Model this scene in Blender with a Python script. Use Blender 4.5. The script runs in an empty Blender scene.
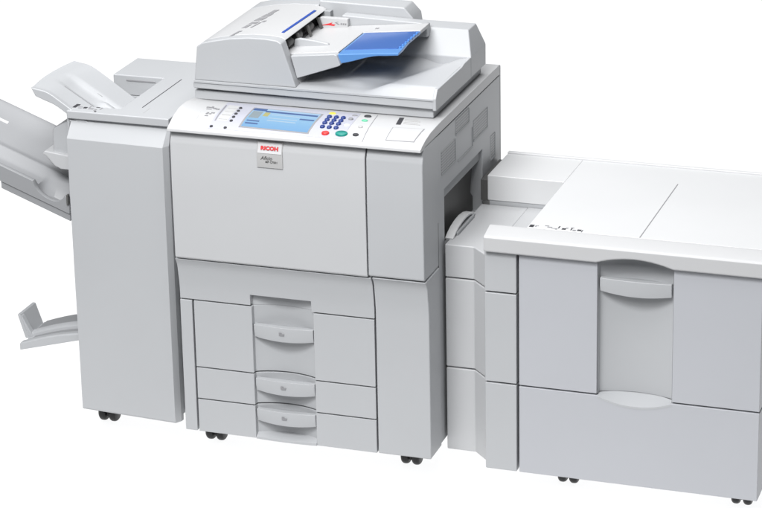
import bpy, bmesh, math, random
from mathutils import Vector, Matrix
from math import radians, sin, cos, pi

random.seed(3)
scene = bpy.context.scene
COL = scene.collection

# ------------------------------------------------------------------ materials
def plastic(name, col, rough=0.42, grain=0.035, spec=0.4):
    m = bpy.data.materials.new(name); m.use_nodes = True
    nt = m.node_tree; b = nt.nodes['Principled BSDF']
    b.inputs['Roughness'].default_value = rough
    b.inputs['Specular IOR Level'].default_value = spec
    tc = nt.nodes.new('ShaderNodeTexCoord')
    n1 = nt.nodes.new('ShaderNodeTexNoise'); n1.inputs['Scale'].default_value = 3.5; n1.inputs['Detail'].default_value = 3
    nt.links.new(tc.outputs['Object'], n1.inputs['Vector'])
    mp = nt.nodes.new('ShaderNodeMapRange')
    mp.inputs['To Min'].default_value = 1 - grain; mp.inputs['To Max'].default_value = 1 + grain
    nt.links.new(n1.outputs['Fac'], mp.inputs['Value'])
    mx = nt.nodes.new('ShaderNodeVectorMath'); mx.operation = 'SCALE'
    mx.inputs[0].default_value = col
    nt.links.new(mp.outputs['Result'], mx.inputs['Scale'])
    nt.links.new(mx.outputs['Vector'], b.inputs['Base Color'])
    # fine moulded grain
    n2 = nt.nodes.new('ShaderNodeTexNoise'); n2.inputs['Scale'].default_value = 900; n2.inputs['Detail'].default_value = 1
    nt.links.new(tc.outputs['Object'], n2.inputs['Vector'])
    bp = nt.nodes.new('ShaderNodeBump'); bp.inputs['Strength'].default_value = 0.04; bp.inputs['Distance'].default_value = 0.001
    nt.links.new(n2.outputs['Fac'], bp.inputs['Height'])
    nt.links.new(bp.outputs['Normal'], b.inputs['Normal'])
    return m

M = {}
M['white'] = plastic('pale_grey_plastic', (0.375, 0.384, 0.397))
M['cool'] = plastic('cool_grey_plastic', (0.382, 0.391, 0.416))
M['side'] = plastic('side_grey_plastic', (0.30, 0.303, 0.308), 0.5)
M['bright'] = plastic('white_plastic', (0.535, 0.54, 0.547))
M['cover'] = plastic('off_white_plastic', (0.435, 0.438, 0.445))
M['tray'] = plastic('shaded_tray_plastic', (0.245, 0.25, 0.26), 0.4)  # same plastic as the rest, darkened so the trays carry their shade
M['door'] = plastic('lit_grey_plastic', (0.42, 0.426, 0.436))  # lighter copy of the pale grey; carries softbox glow on the front door
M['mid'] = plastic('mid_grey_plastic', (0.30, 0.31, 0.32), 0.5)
M['dark'] = plastic('dark_grey_plastic', (0.085, 0.085, 0.083), 0.5)
M['black'] = plastic('black_rubber', (0.012, 0.012, 0.013), 0.45)
M['ink'] = plastic('dark_ink', (0.03, 0.03, 0.035), 0.6)
M['greyink'] = plastic('grey_ink', (0.22, 0.22, 0.23), 0.6)
M['lilac'] = plastic('lilac_white_plastic', (0.375, 0.38, 0.435), 0.35)
M['blue'] = plastic('blue_tray_plastic', (0.085, 0.21, 0.46), 0.18, 0.08, 0.5)
M['navy'] = plastic('navy_key', (0.010, 0.028, 0.15), 0.3)
M['stripe'] = plastic('blue_stripe', (0.02, 0.06, 0.30), 0.4)
M['red'] = plastic('red_key', (0.55, 0.03, 0.03), 0.35)
M['redink'] = plastic('red_ink', (0.55, 0.025, 0.03), 0.5)
M['green'] = plastic('green_key', (0.01, 0.20, 0.17), 0.35)
M['lime'] = plastic('light_green_key', (0.10, 0.40, 0.25), 0.35)
M['yellow'] = plastic('yellow_key', (0.75, 0.62, 0.06), 0.4)
M['metal'] = plastic('brushed_badge', (0.36, 0.36, 0.36), 0.35)
M['badge'] = plastic('pale_badge', (0.52, 0.52, 0.53), 0.35)

def perforated():
    m = plastic('perforated_grille', (0.36, 0.368, 0.38), 0.5)
    nt = m.node_tree; b = nt.nodes['Principled BSDF']
    tc = nt.nodes.new('ShaderNodeTexCoord'); sp = nt.nodes.new('ShaderNodeSeparateXYZ')
    nt.links.new(tc.outputs['Object'], sp.inputs[0])
    def wave(sock):
        a = nt.nodes.new('ShaderNodeMath'); a.operation = 'MULTIPLY'; a.inputs[1].default_value = 2*pi/0.0075
        nt.links.new(sock, a.inputs[0])
        s = nt.nodes.new('ShaderNodeMath'); s.operation = 'SINE'; nt.links.new(a.outputs[0], s.inputs[0]); return s.outputs[0]
    ad = nt.nodes.new('ShaderNodeMath'); ad.operation = 'ADD'
    nt.links.new(wave(sp.outputs['Y']), ad.inputs[0]); nt.links.new(wave(sp.outputs['Z']), ad.inputs[1])
    gt = nt.nodes.new('ShaderNodeMath'); gt.operation = 'GREATER_THAN'; gt.inputs[1].default_value = 0.75
    nt.links.new(ad.outputs[0], gt.inputs[0])
    mx = nt.nodes.new('ShaderNodeMix'); mx.data_type = 'RGBA'
    old = b.inputs['Base Color'].links[0].from_socket
    nt.links.new(gt.outputs[0], mx.inputs['Factor'])
    nt.links.new(old, mx.inputs['A']); mx.inputs['B'].default_value = (0.17, 0.17, 0.175, 1)
    nt.links.new(mx.outputs['Result'], b.inputs['Base Color'])
    return m
M['grille'] = perforated()

def lcd():
    """lit display: blue gradient of the interface background"""
    m = bpy.data.materials.new('lit_display'); m.use_nodes = True
    nt = m.node_tree; b = nt.nodes['Principled BSDF']
    tc = nt.nodes.new('ShaderNodeTexCoord'); sp = nt.nodes.new('ShaderNodeSeparateXYZ')
    nt.links.new(tc.outputs['Object'], sp.inputs[0])
    mr = nt.nodes.new('ShaderNodeMapRange'); mr.inputs['From Min'].default_value = -0.055; mr.inputs['From Max'].default_value = 0.055
    nt.links.new(sp.outputs['Y'], mr.inputs['Value'])
    cr = nt.nodes.new('ShaderNodeValToRGB')
    cr.color_ramp.elements[0].color = (0.20, 0.50, 0.86, 1); cr.color_ramp.elements[1].color = (0.50, 0.72, 0.95, 1)
    e = cr.color_ramp.elements.new(0.5); e.color = (0.33, 0.63, 0.91, 1)
    nt.links.new(mr.outputs['Result'], cr.inputs[0])
    b.inputs['Base Color'].default_value = (0.02, 0.03, 0.05, 1); b.inputs['Roughness'].default_value = 0.3
    nt.links.new(cr.outputs[0], b.inputs['Emission Color']); b.inputs['Emission Strength'].default_value = 0.8
    return m
M['lcd'] = lcd()
def glow(name, col, s=0.8):
    m = bpy.data.materials.new(name); m.use_nodes = True
    b = m.node_tree.nodes['Principled BSDF']
    b.inputs['Base Color'].default_value = (0.02, 0.02, 0.02, 1)
    b.inputs['Emission Color'].default_value = (*col, 1); b.inputs['Emission Strength'].default_value = s
    return m
M['lcd_bar'] = glow('display_dark_bar', (0.04, 0.13, 0.42))
M['lcd_pale'] = glow('display_pale_block', (0.36, 0.46, 0.52))
M['lcd_yellow'] = glow('display_yellow_block', (0.62, 0.60, 0.22))
M['lcd_line'] = glow('display_light_line', (0.55, 0.75, 0.95))

# ------------------------------------------------------------------ mesh builder
class MB:
    def __init__(s): s.v = []; s.f = []
    def add(s, vs, fs):
        o = len(s.v); s.v += [tuple(v) for v in vs]; s.f += [tuple(o+i for i in f) for f in fs]; return s
    def box(s, x0, x1, y0, y1, z0, z1):
        return s.hexa([(x0,y0,z0),(x1,y0,z0),(x1,y1,z0),(x0,y1,z0)], [(x0,y0,z1),(x1,y0,z1),(x1,y1,z1),(x0,y1,z1)])
    def hexa(s, a, b):
        n = len(a)
        return s.add(list(a)+list(b), [tuple(range(n))[::-1], tuple(range(n, 2*n))] + [(i, (i+1) % n, n+(i+1) % n, n+i) for i in range(n)])
    def prism(s, poly, axis, a0, a1):
        def mk(p, a):
            return {'x': (a, p[0], p[1]), 'y': (p[0], a, p[1]), 'z': (p[0], p[1], a)}[axis]
        return s.hexa([mk(p, a0) for p in poly], [mk(p, a1) for p in poly])
    def cells(s, us, vs, skip, top, bot):
        """closed solid over a grid of (u, v) cells; top/bot give the two skins"""
        nu, nv = len(us), len(vs); idx = {}; V = []; F = []
        def vid(i, j, k):
            if (i, j, k) not in idx:
                idx[(i, j, k)] = len(V); V.append((top if k else bot)(us[i], vs[j]))
            return idx[(i, j, k)]
        full = lambda i, j: 0 <= i < nu-1 and 0 <= j < nv-1 and (i, j) not in skip
        for i in range(nu-1):
            for j in range(nv-1):
                if not full(i, j): continue
                F.append((vid(i,j,1), vid(i+1,j,1), vid(i+1,j+1,1), vid(i,j+1,1)))
                F.append((vid(i,j,0), vid(i,j+1,0), vid(i+1,j+1,0), vid(i+1,j,0)))
                if not full(i-1, j): F.append((vid(i,j,0), vid(i,j,1), vid(i,j+1,1), vid(i,j+1,0)))
                if not full(i+1, j): F.append((vid(i+1,j,0), vid(i+1,j+1,0), vid(i+1,j+1,1), vid(i+1,j,1)))
                if not full(i, j-1): F.append((vid(i,j,0), vid(i+1,j,0), vid(i+1,j,1), vid(i,j,1)))
                if not full(i, j+1): F.append((vid(i,j+1,0), vid(i,j+1,1), vid(i+1,j+1,1), vid(i+1,j+1,0)))
        return s.add(V, F)
    def cyl(s, c, axis, r, h, n=20, r2=None):
        """centred cylinder with rounded rims"""
        r2 = r if r2 is None else r2
        ring = []
        for t, q in ((-h/2, .82), (-h/2+h*.12, 1), (h/2-h*.12, 1), (h/2, .82)):
            ring.append([(cos(2*pi*k/n)*r*q, sin(2*pi*k/n)*r*q, t) for k in range(n)])
        V = [p for rr in ring for p in rr]; F = [tuple(range(n))[::-1], tuple(range(3*n, 4*n))]
        for a in range(3):
            for k in range(n): F.append((a*n+k, a*n+(k+1) % n, (a+1)*n+(k+1) % n, (a+1)*n+k))
        m = {'x': lambda p: (p[2], p[0], p[1]), 'y': lambda p: (p[0], p[2], p[1]), 'z': lambda p: p}[axis]
        return s.add([tuple(a+b for a, b in zip(m(p), c)) for p in V], F)
    def band(s, pts, w, t):
        """strip of width w (along x) and thickness t swept along points in the y-z plane"""
        V = []
        for i, p in enumerate(pts):
            a = Vector(pts[max(i-1, 0)]); b = Vector(pts[min(i+1, len(pts)-1)]); d = (b-a).normalized()
            n = Vector((0, -d.z, d.y)); p = Vector(p)
            for sx, sn in ((-w/2, -t/2), (w/2, -t/2), (w/2, t/2), (-w/2, t/2)):
                V.append(tuple(p + Vector((sx, 0, 0)) + n*sn))
        F = [(0,1,2,3), tuple(len(V)-4+k for k in (3,2,1,0))]
        for i in range(len(pts)-1):
            for k in range(4): F.append((4*i+k, 4*i+4+k, 4*i+4+(k+1) % 4, 4*i+(k+1) % 4))
        return s.add(V, F)

ROOT = {}
def world_loc(o):
    return o.matrix_basis.translation + (world_loc(o.parent) if o.parent else Vector())
def obj(name, mb, mat, parent=None, bevel=0.0022, seg=2, angle=35, smooth=True, label=None):
    xs = [v[0] for v in mb.v]; ys = [v[1] for v in mb.v]; zs = [v[2] for v in mb.v]
    c = Vector(((min(xs)+max(xs))/2, (min(ys)+max(ys))/2, (min(zs)+max(zs))/2))
    me = bpy.data.meshes.new(name)
    me.from_pydata([Vector(v)-c for v in mb.v], [], mb.f)
    bm = bmesh.new(); bm.from_mesh(me); bmesh.ops.recalc_face_normals(bm, faces=bm.faces); bm.to_mesh(me); bm.free()
    me.materials.append(M[mat] if isinstance(mat, str) else mat)
    o = bpy.data.objects.new(name, me); COL.objects.link(o)
    if parent: o.parent = parent; o.location = c - world_loc(parent)
    else: o.location = c
    if smooth:
        for p in me.polygons: p.use_smooth = True
        me.set_sharp_from_angle(angle=radians(angle))
    if bevel:
        b = o.modifiers.new('bevel', 'BEVEL'); b.width = bevel; b.segments = seg; b.limit_method = 'ANGLE'; b.angle_limit = radians(angle)
        b.harden_normals = smooth; b.use_clamp_overlap = True
    if label: o['label'] = label
    return o
def thing(name, label, cat, loc):
    o = bpy.data.objects.new(name, None); COL.objects.link(o); o.location = loc
    o.empty_display_size = 0.1; o['label'] = label; o['category'] = cat
    return o
def text_mb(body, size, place, shear=0.0, off=0.0, sx=1.0, depth=0.0006):
    """built-in font outline turned into mesh; place(u, v, w) maps text plane to the world"""
    cu = bpy.data.curves.new('t', 'FONT'); cu.body = body; cu.size = size; cu.shear = shear; cu.offset = off
    cu.extrude = depth/2; cu.resolution_u = 3
    o = bpy.data.objects.new('t', cu); COL.objects.link(o)
    dg = bpy.context.evaluated_depsgraph_get(); me = bpy.data.meshes.new_from_object(o.evaluated_get(dg))
    mb = MB(); mb.add([place(v.co.x*sx, v.co.y, v.co.z) for v in me.vertices], [tuple(p.vertices) for p in me.polygons])
    bpy.data.objects.remove(o); bpy.data.curves.remove(cu); bpy.data.meshes.remove(me)
    return mb
def lerp(a, b, t): return a + (b-a)*t
def interp(x, pts):
    if x <= pts[0][0]: return pts[0][1]
    for (a, va), (b, vb) in zip(pts, pts[1:]):
        if x <= b: return lerp(va, vb, (x-a)/(b-a))
    return pts[-1][1]
def sstep(t): t = max(0, min(1, t)); return t*t*(3-2*t)
def span(a, b, n): return [a+(b-a)*i/n for i in range(n+1)]

def caster(parent, x, y):
    h = MB(); h.box(x-.0045, x+.0045, y-.020, y+.020, .016, .060); h.cyl((x, y, .074), 'z', .022, .034)
    f = obj('caster', h, 'black', parent, .003)
    for sx in (-1, 1):
        w = MB(); w.cyl((x+sx*.0150, y-.004, .0265), 'x', .0265, .020, 24)
        obj('wheel', w, 'black', f, .006, 3)
    return f

def recess_panel(x0, x1, y0, y1, z0, z1, ra, rb, depth, n=18, step=.013):
    """front panel (seen in plan) with a cylindrical hollow between ra and rb"""
    poly = [(x0, y0), (ra, y0), (ra+.0012, y0+step)]
    for i in range(1, n):
        t = -1+2*i/n; poly.append((lerp(ra, rb, i/n), y0+step+(depth-step)*(1-t*t)))
    poly += [(rb-.0012, y0+step), (rb, y0), (x1, y0), (x1, y1), (x0, y1)]
    mb = MB(); mb.prism(poly, 'z', z0, z1); return mb
def arc_y(x, ra, rb, y0, depth, step=.013):
    t = -1+2*(x-ra)/(rb-ra); return y0+step+(depth-step)*(1-t*t)
def handle_mb(x0, x1, y0, zt, zb, ra, rb, depth, sag=.006, n=14):
    """bar across the hollow: face bulging forwards, bottom edge sagging"""
    us = span(x0, x1, n)
    bulge = lambda x: .007*(1-((x-(x0+x1)/2)/((x1-x0)/2))**2)
    mb = MB()
    mb.cells(us, [0, .5, 1], set(),
             lambda x, v: (x, y0+.003-bulge(x)+(.0035 if v == 0 else 0), lerp(zb-sag*(1-((x-(x0+x1)/2)/((x1-x0)/2))**2), zt, v)),
             lambda x, v: (x, y0+.016-bulge(x)*.3, lerp(zb+.004, zt, v)))
    return mb
def pocket_mb(x0, x1, y0, zt, ra, rb, depth, n=14):
    us = span(x0, x1, n); mb = MB()
    mb.cells(us, [0, 1], set(), lambda x, v: (x, lerp(y0+.012, arc_y(x, ra, rb, y0, depth)+.004, v), zt),
             lambda x, v: (x, lerp(y0+.012, arc_y(x, ra, rb, y0, depth)+.004, v), zt-.02))
    return mb
def ledge_mb(ra, rb, y0, depth, zback, zside, sag, n=16):
    us = span(ra+.001, rb-.001, n); mb = MB()
    q = lambda x: 1-(-1+2*(x-ra)/(rb-ra))**2
    mb.cells(us, [0, .5, 1], set(),
             lambda x, v: (x, lerp(y0-.0006, arc_y(x, ra, rb, y0, depth)+.003, v), lerp(zside-sag*q(x), zback, v)),
             lambda x, v: (x, lerp(y0-.0006, arc_y(x, ra, rb, y0, depth)+.003, v), zside-sag*q(x)-.006))
    return mb

# =================================================================== COPIER
cop = thing('copier', 'tall pale grey copier with blue touch screen and document feeder, between the other two cabinets', 'copier', (.33, .36, 0))
Y0 = .0284
b = MB(); b.box(.004, .60, .046, .68, .506, .928); b.box(.004, .60, .083, .68, .092, .505)
obj('body', b, 'white', cop, .003)
sp = MB(); sp.cells([.046, .18, .515, .678], [.092, .60, .772, .929], {(1, 1)}, lambda y, z: (.668, y, z), lambda y, z: (.601, y, z))
side = obj('side_panel', sp, 'white', cop, .002)
bp = MB(); bp.box(.02, .665, .681, .70, .10, .952); obj('rear_panel', bp, 'mid', cop, .003)
e = MB(); e.prism([(.181, .601), (.514, .601), (.514, .64), (.49, .66), (.505, .70), (.514, .771), (.181, .771)], 'x', .6012, .641)
obj('paper_entry', e, 'dark', cop, .002)
e = MB(); e.prism([(.182, .7715), (.182, .748), (.20, .742), (.513, .742), (.513, .7715)], 'x', .6412, .660)
obj('entry_flap', e, 'mid', cop, .002)
# vents on the side
for (a, c, z0, z1) in ((.158, .272, .822, .878), (.281, .392, .888, .924), (.434, .557, .824, .876), (.588, .625, .722, .786)):
    v = MB(); v.box(.6675, .6692, a, c, z0, z1); g = obj('side_vent', v, 'grille', cop, .0008)
    r = MB(); r.box(.6675, .6705, a, c+.004, z0-.006, z0-.0005); r.box(.6675, .6705, c+.0005, c+.004, z0-.0005, z1)
    obj('vent_rim', r, 'mid', g, .0008)
v = MB(); v.box(.6675, .6700, .296, .425, .806, .811); v.box(.6675, .6700, .423, .427, .811, .862); obj('side_rib', v, 'mid', cop, .0008)
v = MB(); v.box(.6675, .6688, .122, .126, .12, .70); obj('side_seam', v, 'dark', cop, 0)

# upper front door and right panel
def door(x0, x1, name, mat='white'):
    m = MB()
    prof = [(.583, .006), (.588, .0005), (.63, 0), (.78, -.0015), (.893, 0), (.900, .001), (.929, .013), (.931, .018)]
    m.cells([x0, x1], [p[0] for p in prof], set(), lambda x, z: (x, interp(z, prof), z), lambda x, z: (x, .042, z))
    return obj(name, m, mat, cop, .0025, 3, 30)
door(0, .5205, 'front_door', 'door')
# right front cover runs down over the apron into the lower post and wraps on to the side
prof = [(.5865, .006), (.591, .0005), (.63, 0), (.78, -.0015), (.893, 0), (.900, .001), (.929, .013), (.931, .018)]
m = MB(); m.prism([(.12, .5865)] + [(y, z) for z, y in prof] + [(.12, .931)], 'x', .5235, .6705)
obj('corner_cover', m, 'white', cop, .009, 5, 30)
AP = [(.5835, .003), (.578, .008), (.570, .0135), (.558, .0185), (.54, .0212), (.515, .0252), (.488, .0281), (.463, Y0)]
m = MB(); m.prism([(.12, .092)] + [(.12, .5835)] + [(y, z) for z, y in AP] + [(Y0, .092)], 'x', .5305, .6725)
obj('corner_post', m, 'white', cop, .005, 3, 30)
# apron above the drawers with its arch over the handle column
zs = [.463, .492] + span(.505, .58, 6)
apy = lambda z: interp(z, AP[::-1])
m = MB(); xs = [-.004, .191] + span(.191, .357, 10)[1:-1] + [.357, .5275]
arch = {(i, 0) for i in range(1, len(xs)-2)}
m.cells(xs, zs, arch, lambda x, z: (x, apy(z), z), lambda x, z: (x, .044, z))
obj('apron', m, 'white', cop, .0015, 2, 30)
m = MB(); m.box(-.005, .0285, Y0, .045, .092, .4595); obj('side_trim', m, 'white', cop)
RA, RB, DP = .194, .3625, .032
for z0, z1, zt, zb, name in ((.276, .4595, .411, .376, 'upper'), (.1865, .2725, .261, .2265, 'mid'), (.092, .183, .175, .141, 'low')):
    pn = recess_panel(.0335, .5265, Y0, .075, z0, z1, RA, RB, DP)
    d = obj('drawer', pn, 'white', cop, .0012, 2, 30)
    obj('drawer_handle', handle_mb(RA+.003, RB-.003, Y0, zt, zb, RA, RB, DP), 'white', d, .0012)
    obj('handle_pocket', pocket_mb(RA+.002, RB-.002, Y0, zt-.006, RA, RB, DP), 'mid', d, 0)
    k = MB(); zc = (zt+zb)/2; k.prism([(.269, zc-.003), (.282, zc-.003), (.2835, zc+.0015), (.2755, zc+.0015), (.2755, zc+.005), (.269, zc+.005)], 'y', Y0-.006, Y0-.0035)
    obj('drawer_mark', k, 'greyink', d, 0)
    if name == 'low':
        obj('recess_ledge', ledge_mb(RA, RB, Y0, DP, .107, .097, .002), 'white', d, 0)
m = MB(); m.cells([.186, RA+.001] + span(RA+.0015, RB-.0015, 16) + [RB-.001, .372], [.4602, .505], set(),
                  lambda x, z: (x, max(.0446, arc_y(x, RA, RB, Y0, DP) if RA < x < RB else 0), z), lambda x, z: (x, .080, z))
obj('recess_head', m, 'white', cop, 0)
for x in (.018, .570): caster(cop, x, .188)
for x in (.06, .60): caster(cop, x, .60)

# deck with the sloping operation area
PROF = [(-.012, .930), (-.0105, .936), (0, .9405), (.03, .949), (.07, .9555), (.12, .958), (.165, .959), (.7, .959)]
def zdeck(x, y):
    q = max(0, 1-(x+.002)/.06)**1.5
    return interp(y, PROF) + q*.012*max(0, sin(pi*max(0, min(1, (y+.004)/.19))))
ys = [-.012, -.0105, -.005, .0, .015, .03, .05, .07, .095, .12, .14, .165, .2, .675]
xs = [-.002, .006, .015, .025, .035, .047, .06, .2, .4, .55, .66, .6695]
m = MB(); m.cells(xs, ys, set(), lambda x, y: (x, y, zdeck(x, y)), lambda x, y: (x, y, .9325 if y > .02 else .9285+.0*y))
deck = obj('control_panel', m, 'cover', cop, .0022, 2, 28)
def on_deck(x0, x1, y0, y1, h, base=-.001, skew=0.0):
    yy = [y for y in ys if y0 < y < y1]; yy = [y0] + yy + [y1]
    mb = MB(); mb.cells([x0, x1], yy, set(), lambda x, y: (x+skew*(y-y0), y, interp(y, PROF)+h), lambda x, y: (x+skew*(y-y0), y, interp(y, PROF)+base)); return mb
def quad_deck(pts, h, base=-.001, n=5):
    """skewed sheet: pts = back-left, back-right, front-right, front-left"""
    a, bq, c, d = pts
    mb = MB()
    def xy(u, v): return (lerp(lerp(d[0], c[0], u), lerp(a[0], bq[0], u), v), lerp(lerp(d[1], c[1], u), lerp(a[1], bq[1], u), v))
    mb.cells(span(0, 1, 2), span(0, 1, n), set(), lambda u, v: (*xy(u, v), interp(xy(u, v)[1], PROF)+h), lambda u, v: (*xy(u, v), interp(xy(u, v)[1], PROF)+base))
    return mb
obj('console_plate', quad_deck([(.094, .166), (.456, .163), (.463, .004), (.104, .001)], .0008), 'lilac', deck, .0004)
obj('screen_bezel', quad_deck([(.176, .141), (.366, .135), (.369, .013), (.181, .017)], .0014), 'greyink', deck, .0004)
SC = [(.181, .136), (.361, .130), (.3645, .018), (.1865, .022)]
scr = obj('touch_screen', quad_deck(SC, .0019), 'lcd', deck, 0, smooth=False)
def on_screen(u0, u1, v0, v1, h=.0023):
    a, bq, c, d = SC
    f = lambda u, v: (lerp(lerp(d[0], c[0], u), lerp(a[0], bq[0], u), v), lerp(lerp(d[1], c[1], u), lerp(a[1], bq[1], u), v))
    return quad_deck([f(u0, v1), f(u1, v1), f(u1, v0), f(u0, v0)], h, .0012)
obj('display_bar', on_screen(.0, .20, .85, .985), 'lcd_bar', scr, 0)
obj('display_bar', on_screen(.2, .985, .80, .885), 'lcd_bar', scr, 0)
obj('display_panel', on_screen(.02, .17, .40, .81), 'lcd_pale', scr, 0)
obj('display_button', on_screen(.205, .285, .55, .78), 'lcd_yellow', scr, 0)
obj('display_bar', on_screen(.77, .985, .53, .60), 'lcd_bar', scr, 0)
for v in (.12, .24): obj('display_line', on_screen(.03, .22, v, v+.05), 'lcd_bar', scr, 0)
for v in (.33, .45, .66): obj('display_line', on_screen(.32, .75, v, v+.035), 'lcd_line', scr, 0)
def key(name, x, y, rx, ry, mat, h=.0045):
    n = 20; z = interp(y, PROF); mb = MB()
    rings = [(1, -.001), (1, h*.6), (.88, h), ]
    V = []; F = []
    for q, dz in rings: V += [(x+rx*q*cos(2*pi*k/n), y+ry*q*sin(2*pi*k/n), z+dz+.1*ry*sin(2*pi*k/n)) for k in range(n)]
    for a in range(2):
        for k in range(n): F.append((a*n+k, a*n+(k+1) % n, (a+1)*n+(k+1) % n, (a+1)*n+k))
    F += [tuple(range(n))[::-1], tuple(range(2*n, 3*n))]
    mb.add(V, F); return obj(name, mb, mat, deck, 0, angle=60)
for r in range(4):
    for c in range(3):
        key('number_key', lerp(lerp(.388, .393, r/3), lerp(.425, .429, r/3), c/2), lerp(.117, .0515, r/3), .0064, .0074, 'navy')
key('indicator_light', .386, .146, .009, .007, 'yellow', .002)
key('stop_key', .411, .022, .0098, .0088, 'red')
key('start_key', .452, .026, .0158, .0125, 'green')
key('clear_key', .446, .114, .006, .0062, 'greyink'); key('hash_key', .450, .073, .008, .008, 'bright', .002)
key('mode_key', .447, .143, .008, .004, 'greyink', .002)
key('energy_key', .480, .146, .0095, .006, 'ink', .003); key('login_key', .483, .113, .008, .005, 'lime', .003)
key('sample_key', .487, .069, .006, .005, 'metal', .003); key('power_key', .489, .027, .0078, .006, 'ink', .003)
obj('panel_groove', quad_deck([(.4995, .164), (.5013, .164), (.5158, 0), (.514, 0)], .0005), 'greyink', deck, 0)
obj('panel_groove', quad_deck([(.0395, .166), (.0408, .166), (.0635, .017), (.0622, .017)], .0005), 'metal', deck, 0)
# card pad outline and sticker
PD = [(.566, .086), (.648, .092), (.644, .017), (.57, .015)]
obj('card_pad_frame', quad_deck(PD, .0006), 'greyink', deck, 0)
obj('card_pad', quad_deck([(.5685, .0838), (.6455, .0895), (.642, .0192), (.572, .0172)], .0011), 'cover', deck, 0)
obj('sticker_icon', quad_deck([(.560, .158), (.572, .159), (.579, .108), (.567, .107)], .0007), 'ink', deck, 0)
m = MB()
for k in range(4):
    m = MB(); y = .150-.011*k; m.box(.5775+.002*k, .612+.003*k+.006*(k % 2), y-.0025, y, interp(y, PROF)-.001, interp(y, PROF)+.0009); obj('sticker_line', m, 'metal', deck, 0)
# left group: function labels, keys, small icons
obj('function_labels', quad_deck([(.106, .145), (.137, .141), (.143, .040), (.114, .038)], .0013), 'cover', deck, 0)
m = MB()
for k in range(4):
    m = MB(); y = .120-.024*k; m.box(.113+.001*k, .136+.001*k, y-.0012, y+.0012, interp(y, PROF), interp(y, PROF)+.0018); obj('label_line', m, 'metal', deck, 0)
obj('label_bar', quad_deck([(.0985, .141), (.102, .141), (.112, .037), (.1085, .037)], .0014), 'greyink', deck, 0)
for k in range(5): key('function_key', lerp(.1445, .152, k/4), lerp(.127, .043, k/4), .0042, .0052, 'ink', .003)
key('function_key', .111, .010, .0042, .0045, 'ink', .003); key('function_key', .149, .009, .0042, .0045, 'ink', .003)
m = MB()
for (x, y, w, d) in ((.056, .116, .010, .006), (.068, .118, .006, .010), (.076, .112, .007, .007), (.085, .108, .009, .007), (.06, .104, .014, .003), (.072, .075, .005, .012), (.080, .072, .006, .004), (.083, .080, .009, .005), (.073, .060, .009, .003)):
    m = MB(); m.box(x, x+w, y-d/2, y+d/2, interp(y, PROF), interp(y, PROF)+.0014); obj('panel_icon', m, 'greyink', deck, 0)

# badge on the door
bd = MB(); bd.cells([.2355, .3045], [.8515, .888, .9185], set(), lambda x, z: (x, -.0035+max(0, (z-.896)*.40), z), lambda x, z: (x, .004+max(0, (z-.9)*.3), z))
bdg = obj('badge', bd, 'metal', cop, .0012)
bw = MB(); bw.cells([.238, .302], [.890, .9165], set(), lambda x, z: (x, -.0041+max(0, (z-.896)*.40), z), lambda x, z: (x, -.001+max(0, (z-.896)*.40), z))
obj('badge_field', bw, 'badge', bdg, .0003)
pl = lambda u0, z0, yf: (lambda u, v, w: (u0+u, yf(z0+v)-w, z0+v))
yb_ = lambda z: -.0047+max(0, (z-.896)*.40)
obj('badge_name', text_mb('RICOH', .0118, pl(.2465, .8995, yb_), 0, .00065, 1.28), 'redink', bdg, 0, smooth=False)
yb2 = lambda z: -.0041
obj('badge_model', text_mb('Aficio', .0130, pl(.2465, .8735, yb2), .25, .0001, 1.0), 'dark', bdg, 0, smooth=False)
obj('badge_model', text_mb('MP C7501', .0070, pl(.2585, .8655, yb2), .1, .0001, 1.1), 'dark', bdg, 0, smooth=False)

# scanner and document feeder
m = MB(); m.box(.002, .6455, .170, .585, .9605, .9855); obj('scanner_base', m, 'white', cop, .003, 3)
m = MB(); m.cells([.004, .6512], [.1562, .588], set(), lambda x, y: (x, y, 1.0102), lambda x, y: (x, y, .9875+.006*(.651-x)/.65 if y < .3 else .9875))
obj('platen_cover', m, 'white', cop, .003, 3)
# output tray: floor with a hollow, right-hand wall
xc = lambda y: .445+ (y-.15)*.42
def hout(x, y):
    h = 1.0165 + .0205*sstep((x-xc(y))/.075)
    if y < .19: h = lerp(1.0145, h, sstep((y-.155)/.032))
    # paper channel: a raised tongue behind the hollow
    tong = sstep((y-.245+.06*sin((x-.28)*7))/.03)*sstep((xc(y)+.0-x)/.05)
    return h + .008*tong + .006*sstep((y-.36)/.1)*sstep((.60-x)/.1)
m = MB(); m.cells(span(.0065, .6515, 46), span(.1535, .50, 34), set(), lambda x, y: (x, y, hout(x, y)), lambda x, y: (x, y, 1.0098))
obj('output_tray', m, 'white', cop, 0, angle=50)
m = MB(); m.prism([(.1545, .9845), (.4535, .9845), (.4535, 1.0405), (.40, 1.0400), (.375, 1.0362), (.17, 1.0372), (.1545, 1.016)], 'x', .648, .6575)
obj('tray_wall', m, 'white', cop, .0022)
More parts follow.
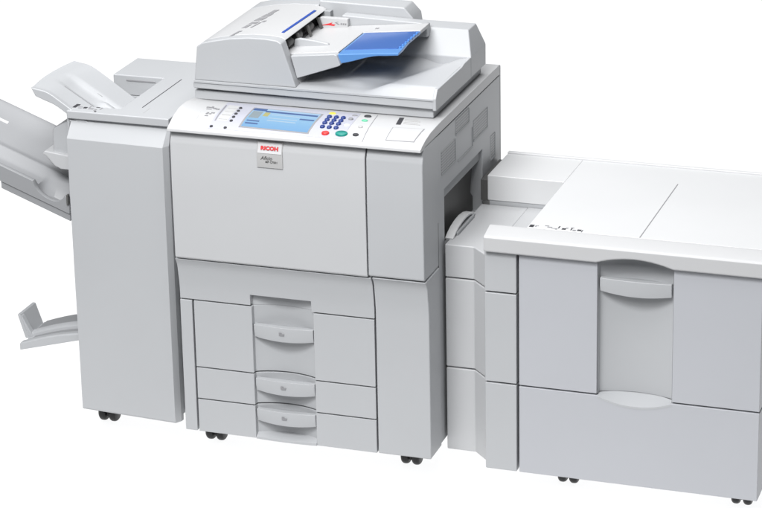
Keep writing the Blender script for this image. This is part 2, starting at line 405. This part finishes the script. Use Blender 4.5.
# rear box at the right of the feeder
m = MB(); lv = [(.9845, .44, .6575, .454, .588), (1.0395, .44, .6575, .454, .588), (1.0435, .44, .6565, .457, .5875), (1.0985, .44, .635, .506, .575)]
V = []; F = []
for z, a, c, y0_, y1_ in lv: V += [(a, y0_, z), (c, y0_, z), (c, y1_, z), (a, y1_, z)]
for k in range(3):
    for q4 in range(4): F.append((4*k+q4, 4*k+(q4+1) % 4, 4*k+4+(q4+1) % 4, 4*k+4+q4))
F += [(3, 2, 1, 0), (12, 13, 14, 15)]
m.add(V, F); obj('rear_housing', m, 'white', cop, .003, 3, 25)
m = MB(); m.prism([(.225, 1.012), (.50, 1.012), (.484, 1.120), (.460, 1.146), (.225, 1.150)], 'y', .505, .580)
obj('feeder_housing', m, 'white', cop, .004, 3)
m = MB(); m.prism([(.30, 1.08), (.535, 1.08), (.532, 1.112), (.515, 1.118), (.300, 1.124)], 'y', .470, .504)
obj('guide_wall', m, 'white', cop, .003, 3)
# feeder cover, left
top = [(.247, 1.128), (.236, 1.1345), (.205, 1.1375), (.157, 1.137), (.105, 1.131), (.055, 1.1205), (.030, 1.114), (.016, 1.104)]
front = [(.0065, 1.0148), (.284, 1.0148)] + top
m = MB(); m.prism(front, 'y', .1600, .196); fc = obj('feeder_cover', m, 'white', cop, .003, 3, 28)
m = MB(); m.prism([(.0065, 1.0148), (.284, 1.0148), (.262, 1.075), (.212, 1.088), (.212, 1.1195), (.2385, 1.1235)] + top, 'y', .196, .5045)
obj('cover_shell', m, 'cover', fc, .002, 2, 28)
m = MB(); m.prism([(.0065, 1.0148), (.224, 1.0148), (.224, 1.1375), (.157, 1.137), (.105, 1.131), (.055, 1.1205), (.030, 1.114), (.016, 1.104)], 'y', .505, .578)
obj('cover_back', m, 'white', fc, .003, 3, 28)
m = MB(); m.cells([.2215, .2285], [.232, .456], set(), lambda x, y: (x+(y-.232)*.03, y, 1.1372-(x-.2215)*.12), lambda x, y: (x+(y-.232)*.03, y, 1.133))
obj('blue_stripe', m, 'stripe', fc, .0004)
m = MB(); m.box(.2125, .226, .197, .503, 1.0885, 1.118); obj('feed_slot', m, 'black', fc, 0)
for y in (.25, .315, .40):
    m = MB(); m.cyl((.233, y, 1.106), 'y', .0105, .035); obj('feed_roller', m, 'dark', fc, 0)
for y in (.285, .36, .44):
    m = MB(); m.prism([(.238, 1.121), (.246, 1.121), (.255, 1.094), (.250, 1.092)], 'y', y, y+.008); obj('paper_lever', m, 'dark', fc, .0008)
m = MB(); m.box(.238, .263, .485, .504, 1.085, 1.128); obj('slot_end', m, 'mid', fc, .001)
m = MB()     # printed jam instructions on top of the cover
ztop = lambda x: interp(x, [(p[0], p[1]) for p in top[::-1]])
for k, (x, y, w, d) in enumerate(((.097, .185, .008, .035), (.103, .222, .010, .010), (.100, .262, .012, .03), (.104, .300, .02, .022), (.106, .335, .022, .03), (.112, .372, .02, .028), (.118, .405, .014, .035), (.134, .315, .008, .014), (.124, .262, .004, .05))):
    m = MB(); m.cells([x, x+w], [y, y+d], set(), lambda a, c: (a+(c-y)*.15, c, ztop(a+(c-y)*.15)+.0012), lambda a, c: (a+(c-y)*.15, c, ztop(a+(c-y)*.15)-.002)); obj('printed_icon', m, 'greyink', fc, 0)
# original tray
zt = lambda x: 1.104+.1*(x-.384)
m = MB(); m.prism([(.2635, 1.091), (.380, 1.1035), (.387, 1.1015), (.397, 1.0765), (.390, 1.0725), (.279, 1.033)], 'y', .182, .206)
it = obj('original_tray', m, 'white', cop, .002, 3)
m = MB()
m.cells([.235, .384, .5405], [.2065, .397, .469], {(1, 0)}, lambda x, y: (x+(y-.397)*.0, y, zt(x)), lambda x, y: (x, y, zt(x)-(.022 if x < .5 else .010)))
obj('tray_plate', m, 'cover', it, .002)
m = MB(); m.cells(span(.386, .541, 10), [.192, .225, .3, .395], set(),
                  lambda x, y: (x+(.007 if x > .5 and y < .23 else 0), y, zt(x)-.0012-(.002 if y < .2 else 0)),
                  lambda x, y: (x+(.007 if x > .5 and y < .23 else 0), y, zt(x)-.010-.017*(1-sstep((x-.386)/.11))))
ext = obj('tray_extension', m, 'blue', it, .002, 3)
m = MB(); m.cells([.393, .535], [.226, .390], set(), lambda x, y: (x, y, zt(x)-.0002), lambda x, y: (x, y, zt(x)-.004)); obj('extension_pad', m, plastic('deep_blue_plastic', (.04, .11, .34), .12), ext, .001)
m = MB()
for k in range(7): m.box(.536, .541, .232+.023*k, .240+.023*k, zt(.54)-.006, zt(.54)+.0015)
obj('extension_grip', m, plastic('pale_blue_plastic', (.06, .20, .60), .3), ext, .0008)
# guides standing on the tray
m = MB(); m.prism([(.238, 1.086), (.335, 1.097), (.332, 1.1035), (.30, 1.1085), (.255, 1.1115), (.240, 1.108)], 'y', .272, .284)
obj('paper_guide', m, 'white', it, .003, 3)
m = MB(); m.box(.244, .322, .453, .4685, 1.089, 1.119); g2 = obj('paper_guide', m, 'cover', it, .001)
m = MB(); yg = .4522
m.prism([(.247, 1.0975), (.270, 1.1045), (.280, 1.1075), (.276, 1.103), (.288, 1.1025), (.284, 1.0985), (.268, 1.0995)], 'y', yg, yg+.002)
obj('guide_logo', m, 'redink', g2, 0, smooth=False)
m = MB(); m.prism([(.286, 1.1075), (.297, 1.111), (.291, 1.108), (.300, 1.1035), (.294, 1.1030), (.289, 1.1065)], 'y', yg, yg+.002)
for k in range(3): m.prism([(.302+.006*k, 1.103), (.306+.006*k, 1.103), (.3065+.006*k, 1.1075), (.3025+.006*k, 1.1075)], 'y', yg, yg+.002)
obj('guide_logo', m, 'greyink', g2, 0, smooth=False)
m = MB()
for x in (.407, .4125): m.box(x, x+.0035, .424, .435, zt(x)-.001, zt(x)+.0009)
obj('size_mark', m, 'greyink', it, 0)

# =================================================================== FINISHER
fin = thing('finisher', 'narrow finishing cabinet with three sloping output trays, left of the copier', 'finisher', (-.18, .33, 0))
m = MB(); m.box(-.328, -.036, .085, .585, .105, .86); obj('body', m, 'white', fin, .003)
m = MB(); m.cells([-.326, -.192, -.036], [.086, .127, .412, .583], {(0, 1), (0, 2)}, lambda x, y: (x, y, .9085), lambda x, y: (x, y, .8602)); obj('upper_body', m, 'white', fin, .002)
m = MB(); m.box(-.035, -.003, .098, .52, .11, .90); obj('joint_strip', m, 'white', fin, .003)
m = MB()
m.hexa([(-.317, .083, .105), (-.034, .083, .100), (-.034, .083, .9065), (-.317, .083, .9065)],
       [(-.3085, .050, .107), (-.0455, .050, .1015), (-.0455, .050, .863), (-.3085, .050, .863)])
m = MB()
def fdoor(x, k):
    # section from the bottom up: face, then a broad bevel leaning back under the top cover
    return [(.083, .103), (.052, .104), (.050, .108), (.0485, .5), (.050, .8635), (.0515, .866), (.0825, .901), (.086, .904), (.090, .9045)][k]
V = []; F = []
for x, dy in ((-.3165, .0), (-.3115, -1), (-.0435, -1), (-.0335, .0)):
    for k in range(9):
        y, z = fdoor(x, k)
        V.append((x, y if dy else min(.083, y+.018), z - (x+.317)*(.035 if k < 3 else .012)))
for i in range(3):
    for k in range(8): F.append((9*i+k, 9*i+k+1, 9*i+10+k, 9*i+9+k))
    F.append((9*i, 9*i+9, 9*i+17, 9*i+8))
F += [tuple(range(9)), tuple(range(27, 36))[::-1]]
m.add(V, F)
fd = obj('front_door', m, 'white', fin, .0022, 3, 25)
LZ = .931
lid_x = [-.3205, -.191, -.034]
m = MB(); m.cells(lid_x, [.0745, .126, .411, .574], {(0, 1)}, lambda x, y: (x-(.018 if (x < -.3 and y > .4) else 0), y, LZ), lambda x, y: (x-(.018 if (x < -.3 and y > .4) else 0), y, .875 if (x < -.15 and y > .4) else .9095))
lid = obj('top_cover', m, 'white', fin, .003, 3)
m = MB(); m.box(-.1398, -.1376, .150, .412, LZ-.001, LZ+.0006); obj('cover_seam', m, 'ink', lid, 0)
m = MB(); m.box(-.118, -.1166, .105, .150, LZ-.001, LZ+.0004); obj('cover_seam', m, 'metal', lid, 0)
m = MB(); m.box(-.336, -.1925, .4125, .573, .8605, .8745); obj('rear_wall', m, 'white', fin, .003)
m = MB(); m.box(-.30, -.215, .4095, .4108, .915, .919); obj('rear_slot', m, 'greyink', fin, .0005)
m = MB()
for k, (x, y, w, d) in enumerate(((-.317, .119, .010, .030), (-.304, .113, .014, .006), (-.300, .103, .010, .005), (-.287, .110, .010, .012), (-.274, .118, .004, .012), (-.271, .105, .014, .010), (-.255, .120, .010, .004), (-.252, .098, .006, .012), (-.240, .112, .004, .016), (-.246, .086, .005, .008))):
    m = MB(); m.box(x, x+w, y-d/2, y+d/2, LZ-.001, LZ+.0005); obj('printed_icon', m, 'ink' if k % 3 == 0 else 'greyink', lid, 0)
# upper tray
TS = .61
zu = lambda x: .85+TS*(-.19-x)
m = MB()
txs = [-.436, -.431, -.42] + span(-.41, -.195, 18); tys = [.082, .0845, .09, .10] + span(.11, .345, 22) + [.352]
def up(x, y):
    r = .012*sstep((.102-y)/.016)
    g = -.010*sstep((y-.185)/.008)*sstep((.262-y)/.02)*sstep((x+.405)/.05)
    g += .012*sstep((y-.215)/.012)*sstep((.25-y)/.012)*sstep((x+.30)/.02)
    curve = -.02*sstep((-.36-x)/.08)**2
    return (x+.014*((y-.217)/.135)**2*sstep((-.20-x)/.2), y, zu(x)+r*.3+g+curve)
m.cells(txs, tys, set(), up, lambda x, y: (up(x, y)[0]+.012, y, zu(x)-.026-.02*sstep((-.36-x)/.08)**2+.006*sstep((-.40-x)/.03)))
ut = obj('upper_tray', m, 'white', fin, .004, 3, 40)
m = MB(); m.cells([-.372, -.292], [.178, .1805], set(), lambda x, y: (x, y, zu(x)+.0012-.02*sstep((-.36-x)/.08)**2), lambda x, y: (x, y, zu(x)-.004)); obj('tray_groove', m, 'greyink', ut, 0)
m = MB(); m.cells([-.315, -.300], [.256, .268], set(), lambda x, y: (x, y, zu(x)-.0015), lambda x, y: (x, y, zu(x)-.014)); obj('tray_catch', m, 'dark', ut, .001)
# lower big tray
zl = lambda x: .6465+.38*(-.341-x)
lys = [.075, .0755, .082, .09, .105, .12, .14, .158, .17, .182, .196, .21, .24, .28, .32, .345, .355, .362]
LP = [(.075, .048), (.082, .050), (.09, .048), (.105, .030), (.14, .030), (.158, .034), (.17, .050), (.182, .052), (.196, .044), (.24, .052), (.32, .068), (.345, .079), (.355, .084), (.362, .084)]
def low(x, y):
    h = interp(y, LP)
    sc = max(0, 1-((x+.386)/.043)**2)**.5      # rounded thumb cut-out in the front rim near the cabinet
    if y < .15: h -= .030*sc*sstep((.15-y)/.03)
    return (x, y, zl(x)+h)
m = MB(); m.cells(span(-.78, -.329, 90), lys, set(), low, lambda x, y: (x, y, zl(x)+.004))
lt = obj('lower_tray', m, 'tray', fin, .002, 2, 45)
m = MB(); m.cells(span(-.525, -.329, 4), [.079, .33], set(), lambda x, y: (x, y, zl(x)+.0035), lambda x, y: (x, y, zl(x)-.018)); obj('tray_support', m, 'tray', lt, .002)
m = MB(); m.cells([-.70, -.60], [.285, .295], set(), lambda x, y: (x, y, zl(x)+interp(y, LP)+.002), lambda x, y: (x, y, zl(x)+.05)); obj('tray_rib', m, 'bright', lt, .001)
# exit guide wall beside the cabinet
m = MB(); m.prism([(-.3295, .765), (-.384, .768), (-.392, .776), (-.392, .852), (-.386, .862), (-.3295, .892)], 'y', .132, .30)
obj('exit_guide', m, 'white', fin, .004, 3)
m = MB(); m.prism([(-.330, .752), (-.366, .752), (-.385, .760), (-.408, .785), (-.418, .790), (-.412, .800), (-.392, .797), (-.330, .790)], 'y', .118, .20); obj('exit_flap', m, 'door', fin, .003, 3)
m = MB(); m.box(-.3335, -.3285, .070, .082, .672, .700); obj('tray_latch', m, 'dark', fin, .001)
# small bottom tray
zs_ = lambda x: .236+.27*(x+.52)
BT = {.098: .010, .102: .013, .120: .013, .122: .006, .150: .006, .152: .016, .157: .020, .176: .022, .180: .014, .25: .016}
m = MB(); m.cells(span(-.512, -.329, 8), sorted(BT), set(), lambda x, y: (x, y, zs_(x)+BT[y]+.006*sin(pi*(x+.512)/.183)), lambda x, y: (x, y, zs_(x)-.007))
bt = obj('booklet_tray', m, 'white', fin, .002)
m = MB(); m.hexa([(-.520, .150, .245), (-.508, .150, .245), (-.508, .246, .245), (-.520, .246, .245)], [(-.540, .150, .312), (-.531, .150, .312), (-.531, .246, .312), (-.540, .246, .312)])
obj('tray_stop', m, 'white', bt, .002)
m = MB(); m.hexa([(-.509, .150, .247), (-.496, .150, .250), (-.496, .168, .250), (-.509, .168, .247)], [(-.531, .150, .309), (-.527, .150, .309), (-.527, .168, .309), (-.531, .168, .309)])
obj('stop_rib', m, 'white', bt, .002)
m = MB(); m.cells(span(-.490, -.332, 6), [.1225, .1495], set(), lambda x, y: (x, y, zs_(x)+.0085+.006*sin(pi*(x+.512)/.183)), lambda x, y: (x, y, zs_(x)))
obj('shaded_inset', m, 'tray', bt, .0005)  # darker lining puts the shade of the inset into its colour
m = MB(); m.cells(span(-.500, -.332, 6), [.182, .246], set(), lambda x, y: (x, y, zs_(x)+.0185+.006*sin(pi*(x+.512)/.183)), lambda x, y: (x, y, zs_(x)+.008))
obj('shaded_rest', m, 'tray', bt, .0005)  # darker sheet laid on to paint shade over the back of the tray
for x, y in ((-.312, .222), (-.08, .52), (-.285, .52)): caster(fin, x, y)

# =================================================================== PAPER FEEDER
pf = thing('paper_feeder', 'low wide paper cabinet with flat white top and recessed pull handle, right of the copier', 'paper feeder', (1.12, .37, 0))
YF = .0757
m = MB(); m.box(.808, 1.5015, .122, .682, .062, .630); obj('body', m, 'cool', pf, .003)
m = MB(); m.cells([.696, .905, 1.5015], [.118, .482, .680], {(0, 0)}, lambda x, y: (x, y, .7085), lambda x, y: (x, y, .6303)); obj('upper_body', m, 'white', pf, .002)
m = MB(); m.box(.70, .807, .50, .66, .10, .6295); obj('rear_body', m, 'white', pf, .002)
# left column, three covers
for z0, z1 in ((.066, .3035), (.3075, .5475), (.5515, .6565)):
    m = MB(); m.box(.8035, .8860, YF, .1215, z0, z1); obj('column_cover', m, 'white', pf, .0022)
# doors with the hollow handle column
RA2, RB2, D2 = 1.0945, 1.2830, .040
for xa_, xb_ in ((.8925, RA2-.0012), (RB2+.0012, 1.5030)):
    m = MB(); m.box(xa_, xb_, YF, .1215, .3062, .6565); obj('door_panel', m, 'cool', pf, .002)
obj('handle_column', recess_panel(RA2-.0003, RB2+.0003, YF+.004, .1215, .3062, .6565, RA2, RB2, D2-.004, 24, .015), 'white', pf, 0)
obj('door_handle', handle_mb(RA2+.004, RB2-.004, YF, .616, .580, RA2, RB2, D2, .007), 'white', pf, .0018)
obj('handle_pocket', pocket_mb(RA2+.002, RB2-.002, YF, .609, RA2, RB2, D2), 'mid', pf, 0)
pts = [(.8925, .066), (1.5030, .066), (1.5030, .3022), (RB2, .3022)]
pts += [(lerp(RB2, RA2, i/16), .3022-.019*(1-(-1+2*i/16)**2)) for i in range(1, 16)] + [(RA2, .3022), (.8925, .3022)]
m = MB(); m.prism(pts, 'y', YF, .1215); low_p = obj('lower_cover', m, 'cool', pf, .0018, 2, 30)
obj('recess_ledge', ledge_mb(RA2, RB2, YF, D2, .3055, .3012, .0185), 'white', low_p, 0)
# top: front rail with arch over the hollow, table, rear block, rear lip
xs = [.8065] + span(RA2-.002, RB2+.002, 14) + [1.5045]
q = lambda x: .0165*max(0, 1-((x-(RA2+RB2)/2)/((RB2-RA2)/2+.002))**2)
rail = [(0, .062), (.35, .0595), (.9, .0595), (1, .062)]
def rfront(x, v): return (x, interp(v, rail), lerp(.660+q(x), .6985, v))
m = MB()
V = []; F = []
for x in xs:
    V += [(x, .0625, .6605+q(x)), (x, .0595, .6640+q(x)), (x, .0595, .6985), (x, .064, .7030), (x, .110, .7135), (x, .1185, .7138), (x, .1185, .6605+q(x))]
n = len(xs)
for i in range(n-1):
    for k in range(7): F.append((7*i+k, 7*i+7+k, 7*i+7+(k+1) % 7, 7*i+(k+1) % 7))
F += [tuple(range(7)), tuple(7*(n-1)+k for k in range(7))[::-1]]
m.add(V, F); rl = obj('front_rail', m, 'cover', pf, .0016, 2, 30)
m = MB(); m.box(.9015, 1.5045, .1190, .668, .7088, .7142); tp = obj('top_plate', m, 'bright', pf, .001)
m = MB(); m.box(1.1862, 1.1886, .121, .540, .7135, .7148); obj('top_seam', m, 'greyink', tp, 0)
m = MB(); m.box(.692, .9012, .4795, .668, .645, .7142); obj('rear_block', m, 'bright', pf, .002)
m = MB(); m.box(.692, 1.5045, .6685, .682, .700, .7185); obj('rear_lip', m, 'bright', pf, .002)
m = MB()
for (x, y, w, d) in ((.905, .132, .011, .017), (.919, .133, .004, .009), (.924, .136, .003, .004), (.942, .142, .010, .005), (.950, .134, .012, .006), (.962, .128, .010, .003), (.972, .126, .005, .008), (.977, .140, .003, .016), (.988, .131, .010, .010), (.996, .139, .006, .006), (1.008, .144, .008, .005), (1.010, .134, .003, .014), (1.016, .127, .008, .009), (1.027, .132, .010, .010), (1.039, .128, .002, .016)):
    m = MB(); m.box(x, x+w, y-d/2, y+d/2, .7138, .7147); obj('printed_icon', m, 'ink' if d > .009 else 'greyink', tp, 0)
m = MB(); m.box(.6708, .6912, .489, .662, .640, .698); obj('gap_shade_block', m, 'dark', pf, .001)  # dark block standing in for the shadow in the docking gap
# bridge unit between copier and cabinet
plan = [(.6755, .156), (.752, .156), (.8030, .103), (.8030, .4785), (.6755, .4785)]
for z0, z1 in ((.068, .297), (.3005, .5425), (.546, .634)):
    m = MB(); m.prism(plan, 'z', z0, z1); br = obj('bridge_cover', m, 'door', pf, .003, 3)
m = MB(); m.box(.8035, .9008, .1225, .4785, .6305, .6345); obj('bridge_top', m, 'door', pf, .001)
hp = [(.675, .195, .634), (.675, .215, .6425), (.675, .24, .6495), (.675, .275, .6545), (.675, .31, .6555), (.675, .345, .652), (.675, .375, .644), (.675, .39, .636)]
hm = MB(); hm.band(hp, .022, .006); hl = obj('bridge_lever', hm, 'bright', pf, .001)
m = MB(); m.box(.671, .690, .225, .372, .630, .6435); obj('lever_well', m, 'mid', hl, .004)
for x, y in ((.993, .196), (1.445, .196), (1.02, .60), (1.47, .60)): caster(pf, x, y)

# =================================================================== SETTING
m = bpy.data.materials.new('backlit_white_sheet'); m.use_nodes = True
nt = m.node_tree; nt.nodes.clear()
out = nt.nodes.new('ShaderNodeOutputMaterial'); mix = nt.nodes.new('ShaderNodeMixShader')
di = nt.nodes.new('ShaderNodeBsdfDiffuse'); tr = nt.nodes.new('ShaderNodeBsdfTranslucent')
nz = nt.nodes.new('ShaderNodeTexNoise'); nz.inputs['Scale'].default_value = 2
cr = nt.nodes.new('ShaderNodeValToRGB'); cr.color_ramp.elements[0].color = (.86, .86, .86, 1); cr.color_ramp.elements[1].color = (.88, .88, .88, 1)
nt.links.new(nz.outputs['Fac'], cr.inputs[0]); nt.links.new(cr.outputs[0], di.inputs[0]); nt.links.new(cr.outputs[0], tr.inputs[0])
mix.inputs[0].default_value = .8
nt.links.new(di.outputs[0], mix.inputs[1]); nt.links.new(tr.outputs[0], mix.inputs[2]); nt.links.new(mix.outputs[0], out.inputs[0])
M['floor'] = m
fl = MB(); fl.add([(-6, -.9, 0), (4, -.9, 0), (4, 8, 0), (-6, 8, 0)], [(0, 1, 2, 3)])  # added floor sheet, translucent to wash out shadows; front cut short against bounce
fo = obj('floor', fl, 'floor', None, 0, smooth=False); fo['kind'] = 'structure'

def area(name, loc, target, sx, sy, power, col=(1, 1, 1)):
    d = bpy.data.lights.new(name, 'AREA'); d.shape = 'RECTANGLE'; d.size = sx; d.size_y = sy; d.energy = power; d.color = col
    o = bpy.data.objects.new(name, d); COL.objects.link(o); o.location = loc
    o.rotation_euler = (Vector(target)-Vector(loc)).to_track_quat('-Z', 'Y').to_euler()
    return o
# studio soft boxes above and front left; added lamp below whitens floor and contact shadows
area('overhead_softbox', (.1, .3, 4.4), (.2, .3, 0), 5.0, 3.8, 205)
area('front_softbox', (.9, -4.7, 4.9), (.5, .3, .5), 3.6, 2.4, 300)
area('near_softbox', (.15, -2.2, 3.2), (.25, .1, .7), 1.1, .7, 82)
area('added_floor_backlight', (-1, 3.55, -.3), (-1, 3.55, 0), 10, 8.9, 3.85*10*8.9)

w = bpy.data.worlds.new('World'); scene.world = w; w.use_nodes = True
bg = w.node_tree.nodes['Background']; bg.inputs[0].default_value = (.93, .96, 1, 1); bg.inputs[1].default_value = .16

# =================================================================== CAMERA
f_px, yaw, pitch, roll, cx, cy = 2691.8666, -0.340320, 0.331859, -0.022355, 362.9925, 191.2023
CPOS = Vector((2.61687, -5.93760, 2.98315))
cam = bpy.data.cameras.new('camera'); co = bpy.data.objects.new('camera', cam); COL.objects.link(co)
cyw, syw, cp, sp_ = cos(yaw), sin(yaw), cos(pitch), sin(pitch)
fwd = Vector((syw*cp, cyw*cp, -sp_)); rt = Vector((cyw, -syw, 0)); upv = rt.cross(fwd)
r2 = rt*cos(roll)+upv*sin(roll); u2 = upv*cos(roll)-rt*sin(roll)
mat = Matrix((r2, u2, -fwd)).transposed().to_4x4(); mat.translation = CPOS
co.matrix_world = mat
cam.sensor_width = 36; cam.lens = f_px/762*36
cam.shift_x = (381-cx)/762; cam.shift_y = (cy-254)/762
cam.clip_start = .1; cam.clip_end = 200
scene.camera = co
scene.view_settings.view_transform = 'Standard'; scene.view_settings.look = 'None'
scene.view_settings.exposure = 0; scene.view_settings.gamma = 1
